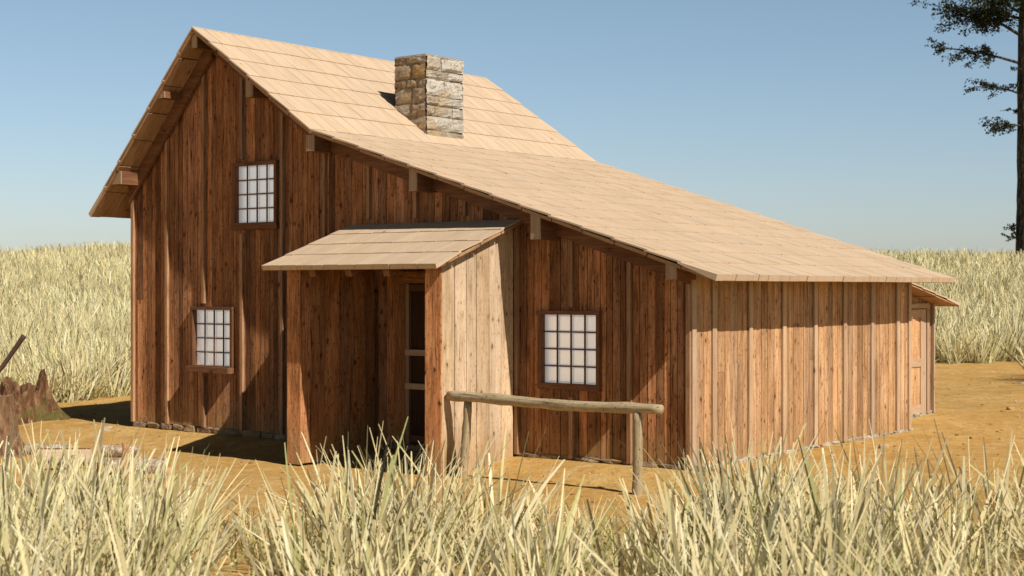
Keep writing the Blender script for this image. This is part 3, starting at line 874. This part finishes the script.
def grass_mesh(name, tx, ty, tn, height, width, segs, palette, label, lean=.55, spread=.16, hf=None):
    """tufts at tx,ty with tn blades each -> one mesh of tapered, bent blades"""
    ti = np.repeat(np.arange(len(tx)), tn); n = len(ti)
    az = nr.uniform(0, 2*np.pi, n); rad = np.sqrt(nr.uniform(0, 1, n))*spread
    bx = tx[ti]+np.cos(az)*rad; by = ty[ti]+np.sin(az)*rad
    bz = ground(bx, by)-.02
    th_t = nr.uniform(.72, 1.15, len(tx))*(1 if hf is None else hf); th_t = th_t[ti]
    h = height*th_t*np.where(nr.uniform(0, 1, n) < .35, nr.uniform(.3, .6, n), nr.uniform(.65, 1.12, n))
    out = az+nr.normal(0, .7, n)
    ln = np.abs(nr.normal(0, 1, n))*lean*.72+.05+lean*.35*(rad/spread)
    bend = nr.normal(.06, .11, n)
    face = out+np.pi/2+nr.normal(0, .9, n)
    w = width*np.where(nr.uniform(0, 1, n) < .16, nr.uniform(1.2, 1.75, n), nr.uniform(.45, 1.0, n))
    wd = np.stack([np.cos(face), np.sin(face), np.zeros(n)], 1)
    f = np.linspace(0, 1, segs+1)
    co = np.zeros((n, segs+1, 2, 3)); cc = np.ones((n, segs+1, 2, 4))
    pal = np.array(palette); pk = pal[nr.integers(0, len(pal), n)]
    green = np.clip(nr.normal(.25, .35, len(tx)), 0, 1)[ti]
    pk = pk*nr.uniform(.62, 1.04, (n, 1))*(1+.13*np.clip(wav(bx*.9+3, by*1.3), -1, .6))[:, None]
    pk = np.clip(pk, 0, .97)
    pk = np.clip(pk*np.array([1.08, 1.04, .94]), 0, .97)
    ol = nr.uniform(0, 1, n) < .09
    pk[ol] = np.array([.50, .49, .20])*nr.uniform(.7, 1.25, (int(ol.sum()), 1))
    dead = nr.uniform(0, 1, n) < .09
    pk[dead] = pk[dead]*np.array([.34, .32, .30])
    for i, t_ in enumerate(f):
        r_ = np.sin(ln)*t_*h+bend*h*t_*t_
        zz_ = np.cos(ln)*t_*h-.25*np.abs(bend)*h*t_*t_
        cen = np.stack([bx+np.cos(out)*r_, by+np.sin(out)*r_, bz+zz_], 1)
        ww = w*(.8+.2*math.sin(t_*2.6)-.48*max(0, t_-.7)/.3)*.5
        co[:, i, 0] = cen-wd*ww[:, None]; co[:, i, 1] = cen+wd*ww[:, None]
        base = np.array([.38, .375, .125])*(.8+.4*nr.uniform(0, 1, (n, 1)))
        k = np.clip((1-t_*1.55), 0, 1)*(.15+.75*green)[:, None]
        c_ = pk*(1-k)+base*k
        cc[:, i, :, :3] = c_[:, None, :]
    nvb = (segs+1)*2
    vid = np.arange(n)[:, None]*nvb
    qs = []
    for i in range(segs):
        a = i*2; qs.append(np.concatenate([vid+a, vid+a+1, vid+a+3, vid+a+2], 1))
    Q = np.stack(qs, 1).reshape(-1, 4)
    me = bpy.data.meshes.new(name)
    me.vertices.add(n*nvb); me.vertices.foreach_set('co', co.astype(np.float32).ravel())
    me.loops.add(Q.size); me.loops.foreach_set('vertex_index', Q.astype(np.int32).ravel())
    me.polygons.add(len(Q)); me.polygons.foreach_set('loop_start', np.arange(0, Q.size, 4, dtype=np.int32))
    me.polygons.foreach_set('use_smooth', np.ones(len(Q), bool))
    me.update()
    ca = me.color_attributes.new('brd', 'FLOAT_COLOR', 'POINT'); ca.data.foreach_set('color', cc.astype(np.float32).ravel())
    me.materials.append(M['grass'])
    o = bpy.data.objects.new(name, me); col.objects.link(o); tag(o, label, 'grass', kind='stuff')
    print(name, n, 'blades')
    return o
PAL = [(.95, .85, .55), (.90, .78, .48), (.96, .89, .65), (.84, .75, .44), (.66, .56, .32), (.92, .80, .50), (.95, .90, .66), (.76, .72, .40)]

# foreground tufts
N = 2600
tx = nr.uniform(-11, 11, N); ty = nr.uniform(4.2, 13.3, N)
def fg_density(x, y):
    s = x/y*1508+512                                     # bearing only: where the stand is thick or thin
    d = np.interp(s, [-400, 0, 150, 185, 215, 290, 330, 420, 540, 575, 660, 700, 860, 905, 1024, 1400], [1.5, 1.5, 1.4, .5, .15, .25, .9, .95, .85, .3, .3, .95, 1.2, .9, 1, 1.2])
    clump = np.clip(.62+.75*(np.sin(x*2.1+np.sin(y*1.3)*1.5)*np.cos(y*1.9+x*.6)), .12, 1)
    far = np.interp(y, [4, 8.5, 10.5, 12.2, 13.4], [1, .95, .9, .75, .10])*clump
    return d*far
keep = nr.uniform(0, 1, N) < fg_density(tx, ty)*.68
tx, ty = tx[keep], ty[keep]
grass_mesh('tall_grass', tx, ty, 36, .99, .0205, 4, PAL, 'tall dry straw coloured grass growing in the foreground', .5, .15, hf=np.interp(tx/ty*1508+512, [-100, 170, 200, 285, 320, 470, 570, 590, 650, 680, 760, 1000], [1, 1, .68, .68, 1.05, 1.0, .9, .66, .66, 1.0, 1.06, 1]))
# a few low sprigs and dead blades on the dirt
N = 1500
tx = nr.uniform(-8, 8, N); ty = nr.uniform(6.5, 13.2, N)
keep = nr.uniform(0, 1, N) < .35+.5*fg_density(tx, ty); tx, ty = tx[keep], ty[keep]
grass_mesh('short_grass', tx, ty, 22, .46, .013, 3, [(.80, .72, .40), (.62, .62, .26), (.88, .80, .52), (.72, .62, .36)], 'short yellow green grass filling in between the tall foreground blades', .9, .2)
N = 240
tx = nr.uniform(-10, 10, N); ty = nr.uniform(11.5, 14.6, N)
grass_mesh('low_grass', tx, ty, 8, .38, .02, 3, PAL, 'low sparse sprigs of dry grass at the edge of the dirt', .75, .14)

# field on the rise behind the yard
def field(n, y0, y1, fan, tn, hgt, wid, segs, name, label):
    y = np.sqrt(nr.uniform(y0**2, y1**2, n)); x = y*nr.uniform(-fan, fan, n)
    ok = ~in_poly(x+nr.normal(0, .25, n), y+nr.normal(0, .25, n), YARD)
    X, Y = to_house(x, y)
    ok &= ~((X > -10.5) & (X < .6) & (Y > -.6) & (Y < 9))
    bare = wav(x*1.3+4, y*1.1)+.5*wav(x*3.1, y*2.9)
    ok &= bare < .80
    return grass_mesh(name, x[ok], y[ok], tn, hgt, wid, segs, PAL, label, .55, .20)
field(4600, 24, 46, .52, 56, 1.0, .026, 3, 'field_grass', 'tall dry grass at the foot of the rise behind the cabin')
field(9500, 46, 72, .50, 34, 1.05, .037, 2, 'field_grass', 'tall dry grass on the middle of the rise behind the cabin')
field(11000, 72, 108, .48, 24, 1.05, .052, 2, 'field_grass', 'tall dry grass along the crest of the rise behind the cabin')

# ------------------------------------------------------------------ the tree on the rise
TX, TY = 32.95, 96.0
tr = empty('tree', (TX, TY, gz(TX, TY)))
tag(tr, 'tall dark tree with bare trunk and sparse leafy branches at the right edge', 'tree')
mb = MB()
path = []; rad = []
for i in range(25):
    f = i/24; path.append((.08*math.sin(f*9), .2*math.sin(f*5), -.4+29*f)); rad.append(.86*(1-f)**.55*(1 if i else 1.15)+.03)
mb.tube(path, rad, 18, wob=.10)
mb.build('trunk', M['bark'], tr, smooth=True, weld=True)
br = MB(); LV = []; 
def limb(p0, p1, r0, sub, spread, leaves, lsz, tilt=0.0):
    p0, p1 = V(p0), V(p1); n = 6; L = (p1-p0).length; pts = []
    for i in range(n+1):
        f = i/n; p = p0.lerp(p1, f)+V((0, 0, .06*L*math.sin(f*3.0)))+V((rnd.uniform(-1, 1), rnd.uniform(-1, 1), rnd.uniform(-1, 1)))*.02*L*(0 < i < n)
        pts.append(p)
    br.tube(pts, [r0*(1-.8*i/n)+.008 for i in range(n+1)], 6)
    for s in range(sub):
        f = rnd.uniform(.35, 1.0); b = p0.lerp(p1, f)+V((0, 0, .06*L*math.sin(f*3.0)))
        dr = (p1-p0).normalized()
        tp = b+(dr*rnd.uniform(.1, .9)+V((rnd.uniform(-.9, .9), rnd.uniform(-1, 1), rnd.uniform(-.75, .45))))*spread*1.25
        br.tube([b, b.lerp(tp, .5)+V((0, 0, .05)), tp], [.03, .02, .008], 5)
        for _ in range(int(leaves*1.7)):
            g = rnd.random()**.7; c_ = b.lerp(tp, g)+V((rnd.gauss(0, .27), rnd.gauss(0, .27), rnd.gauss(-.08, .22)))*spread*.55
            LV.append((c_, lsz*.66*rnd.uniform(.6, 1.25)))
Z = lambda py: 2-(py-288)/1508*96-gz(TX, TY)
X_ = lambda px: (px-512)/1508*96-TX
trx = lambda z: 0.0
limb((trx(Z(64)), 0, Z(66)), (X_(934), -.4, Z(52)), .10, 17, .95, 34, .16)
limb((trx(Z(100)), 0, Z(97)), (X_(982), .3, Z(86)), .07, 12, .75, 26, .15)
limb((trx(Z(130)), 0, Z(128)), (X_(984), -.6, Z(127)), .07, 13, .8, 26, .15)
limb((trx(Z(112)), 0, Z(112)), (X_(1003), .6, Z(110)), .04, 3, .4, 12, .13)
limb((trx(Z(76)), 0, Z(72)), (X_(1007), -.6, Z(69)), .04, 3, .3, 8, .12)
limb((-.3, 0, Z(246)), (X_(1009), .1, Z(226)), .04, 9, .42, 16, .12)
limb((-.3, 0, Z(242)), (X_(1003), .0, Z(236)), .03, 5, .3, 12, .12)
limb((trx(Z(40)), 0, Z(40)), (X_(958), .5, Z(10)), .12, 22, 1.35, 46, .17)
limb((trx(Z(20)), 0, Z(20)), (X_(972), -1.5, Z(-4)), .12, 24, 1.5, 46, .17)
limb((trx(Z(20)), 0, Z(22)), (X_(985), 1.0, Z(9)), .12, 26, 1.3, 46, .17)
limb((trx(Z(0)), 0, Z(0)), (X_(948), 1.5, Z(-25)), .12, 20, 1.5, 34, .18)
limb((trx(Z(10)), 0, Z(10)), (X_(1012), -2.5, Z(8)), .10, 18, 1.3, 36, .17)
limb((trx(Z(10)), 0, Z(10)), (4.6, -.5, Z(-4)), .12, 20, 1.5, 30, .18)
limb((trx(Z(90)), 0, Z(92)), (4.0, .5, Z(84)), .10, 14, 1.0, 26, .17)
limb((trx(Z(150)), 0, Z(150)), (3.4, -.4, Z(140)), .09, 12, .9, 26, .17)
for k in range(13):                                            # the crown above
    an = k*2.4; z = Z(-20)+k*.62
    limb((trx(z), 0, z), (trx(z)+math.cos(an)*(4.2-.22*k), math.sin(an)*(4.2-.22*k), z+.8), .10, 10, 1.4, 22, .20)
br.build('branch', M['bark'], tr)
n = len(LV); c0 = np.array([tuple(c_) for c_, s_ in LV]); sz = np.array([s_ for c_, s_ in LV])
a = nr.normal(0, 1, (n, 3)); a /= np.linalg.norm(a, axis=1)[:, None]
b = np.cross(a, nr.normal(0, 1, (n, 3))); b /= np.linalg.norm(b, axis=1)[:, None]
co = np.stack([c0-a*sz[:, None], c0+b*sz[:, None]*.5, c0+a*sz[:, None], c0-b*sz[:, None]*.5], 1)
me = bpy.data.meshes.new('foliage'); me.vertices.add(n*4); me.vertices.foreach_set('co', co.astype(np.float32).ravel())
me.loops.add(n*4); me.loops.foreach_set('vertex_index', np.arange(n*4, dtype=np.int32))
me.polygons.add(n); me.polygons.foreach_set('loop_start', np.arange(0, n*4, 4, dtype=np.int32)); me.update()
lc = np.ones((n, 4, 4)); lc[:, :, :3] = (np.array([.026, .034, .012])*nr.uniform(.5, 1.6, (n, 1)))[:, None, :]
ca = me.color_attributes.new('brd', 'FLOAT_COLOR', 'POINT'); ca.data.foreach_set('color', lc.astype(np.float32).ravel())
me.materials.append(M['leaf'])
o = bpy.data.objects.new('foliage', me); col.objects.link(o); o.parent = tr

# ------------------------------------------------------------------ light, sky, camera
Ls = V((1.0, -.187, 1.02))                     # towards the sun, in the cabin's own axes
c, s = math.cos(HA), math.sin(HA)
sun_dir = V((Ls.x*c-Ls.y*s, Ls.x*s+Ls.y*c, Ls.z)).normalized()
el = math.asin(sun_dir.z)
sl = bpy.data.lights.new('sun', 'SUN'); sl.energy = 5.0; sl.angle = R(.5); sl.color = (1, .94, .85)
so = bpy.data.objects.new('sun', sl); col.objects.link(so); so.location = (20, -10, 30)
so.rotation_euler = (-sun_dir).to_track_quat('-Z', 'Y').to_euler()
w = bpy.data.worlds.new('World'); scene.world = w; w.use_nodes = True
nt = w.node_tree; bg = nt.nodes['Background']
sky = nt.nodes.new('ShaderNodeTexSky'); sky.sky_type = 'NISHITA'; sky.sun_disc = False
sky.sun_elevation = el; sky.sun_rotation = math.atan2(sun_dir.x, sun_dir.y)
sky.air_density = 1.0; sky.dust_density = .7; sky.ozone_density = 1.0; sky.altitude = 200
tc = nt.nodes.new('ShaderNodeTexCoord'); sx_ = nt.nodes.new('ShaderNodeSeparateXYZ'); nt.links.new(tc.outputs['Generated'], sx_.inputs[0])
rp = nt.nodes.new('ShaderNodeValToRGB'); nt.links.new(sx_.outputs[2], rp.inputs[0])
el_ = rp.color_ramp.elements
el_[0].position = .0; el_[0].color = (.88, .905, 1.075, 1); el_[1].position = .20; el_[1].color = (1.0, 1.035, .995, 1)
e_ = el_.new(.31); e_.color = (.24, .23, .22, 1); e_ = el_.new(1.0); e_.color = (.11, .105, .10, 1)
mm = nt.nodes.new('ShaderNodeMix'); mm.data_type = 'RGBA'; mm.blend_type = 'MULTIPLY'; mm.inputs[0].default_value = 1
nt.links.new(sky.outputs[0], mm.inputs[6]); nt.links.new(rp.outputs[0], mm.inputs[7])
nt.links.new(mm.outputs[2], bg.inputs[0]); bg.inputs[1].default_value = .10

cam = bpy.data.cameras.new('camera'); cam.sensor_width = 36; cam.lens = 1508/1024*36; cam.clip_end = 3000; cam.dof.use_dof = True; cam.dof.focus_distance = 20; cam.dof.aperture_fstop = 3.2
co_ = bpy.data.objects.new('camera', cam); col.objects.link(co_)
co_.location = (0, 0, 2.0); co_.rotation_euler = (R(90), 0, 0)
scene.camera = co_
scene.view_settings.view_transform = 'Standard'; scene.view_settings.look = 'None'
scene.view_settings.exposure = 0; scene.view_settings.gamma = 1
scene.cycles.max_bounces = 6; scene.cycles.diffuse_bounces = 1; scene.cycles.transparent_max_bounces = 8
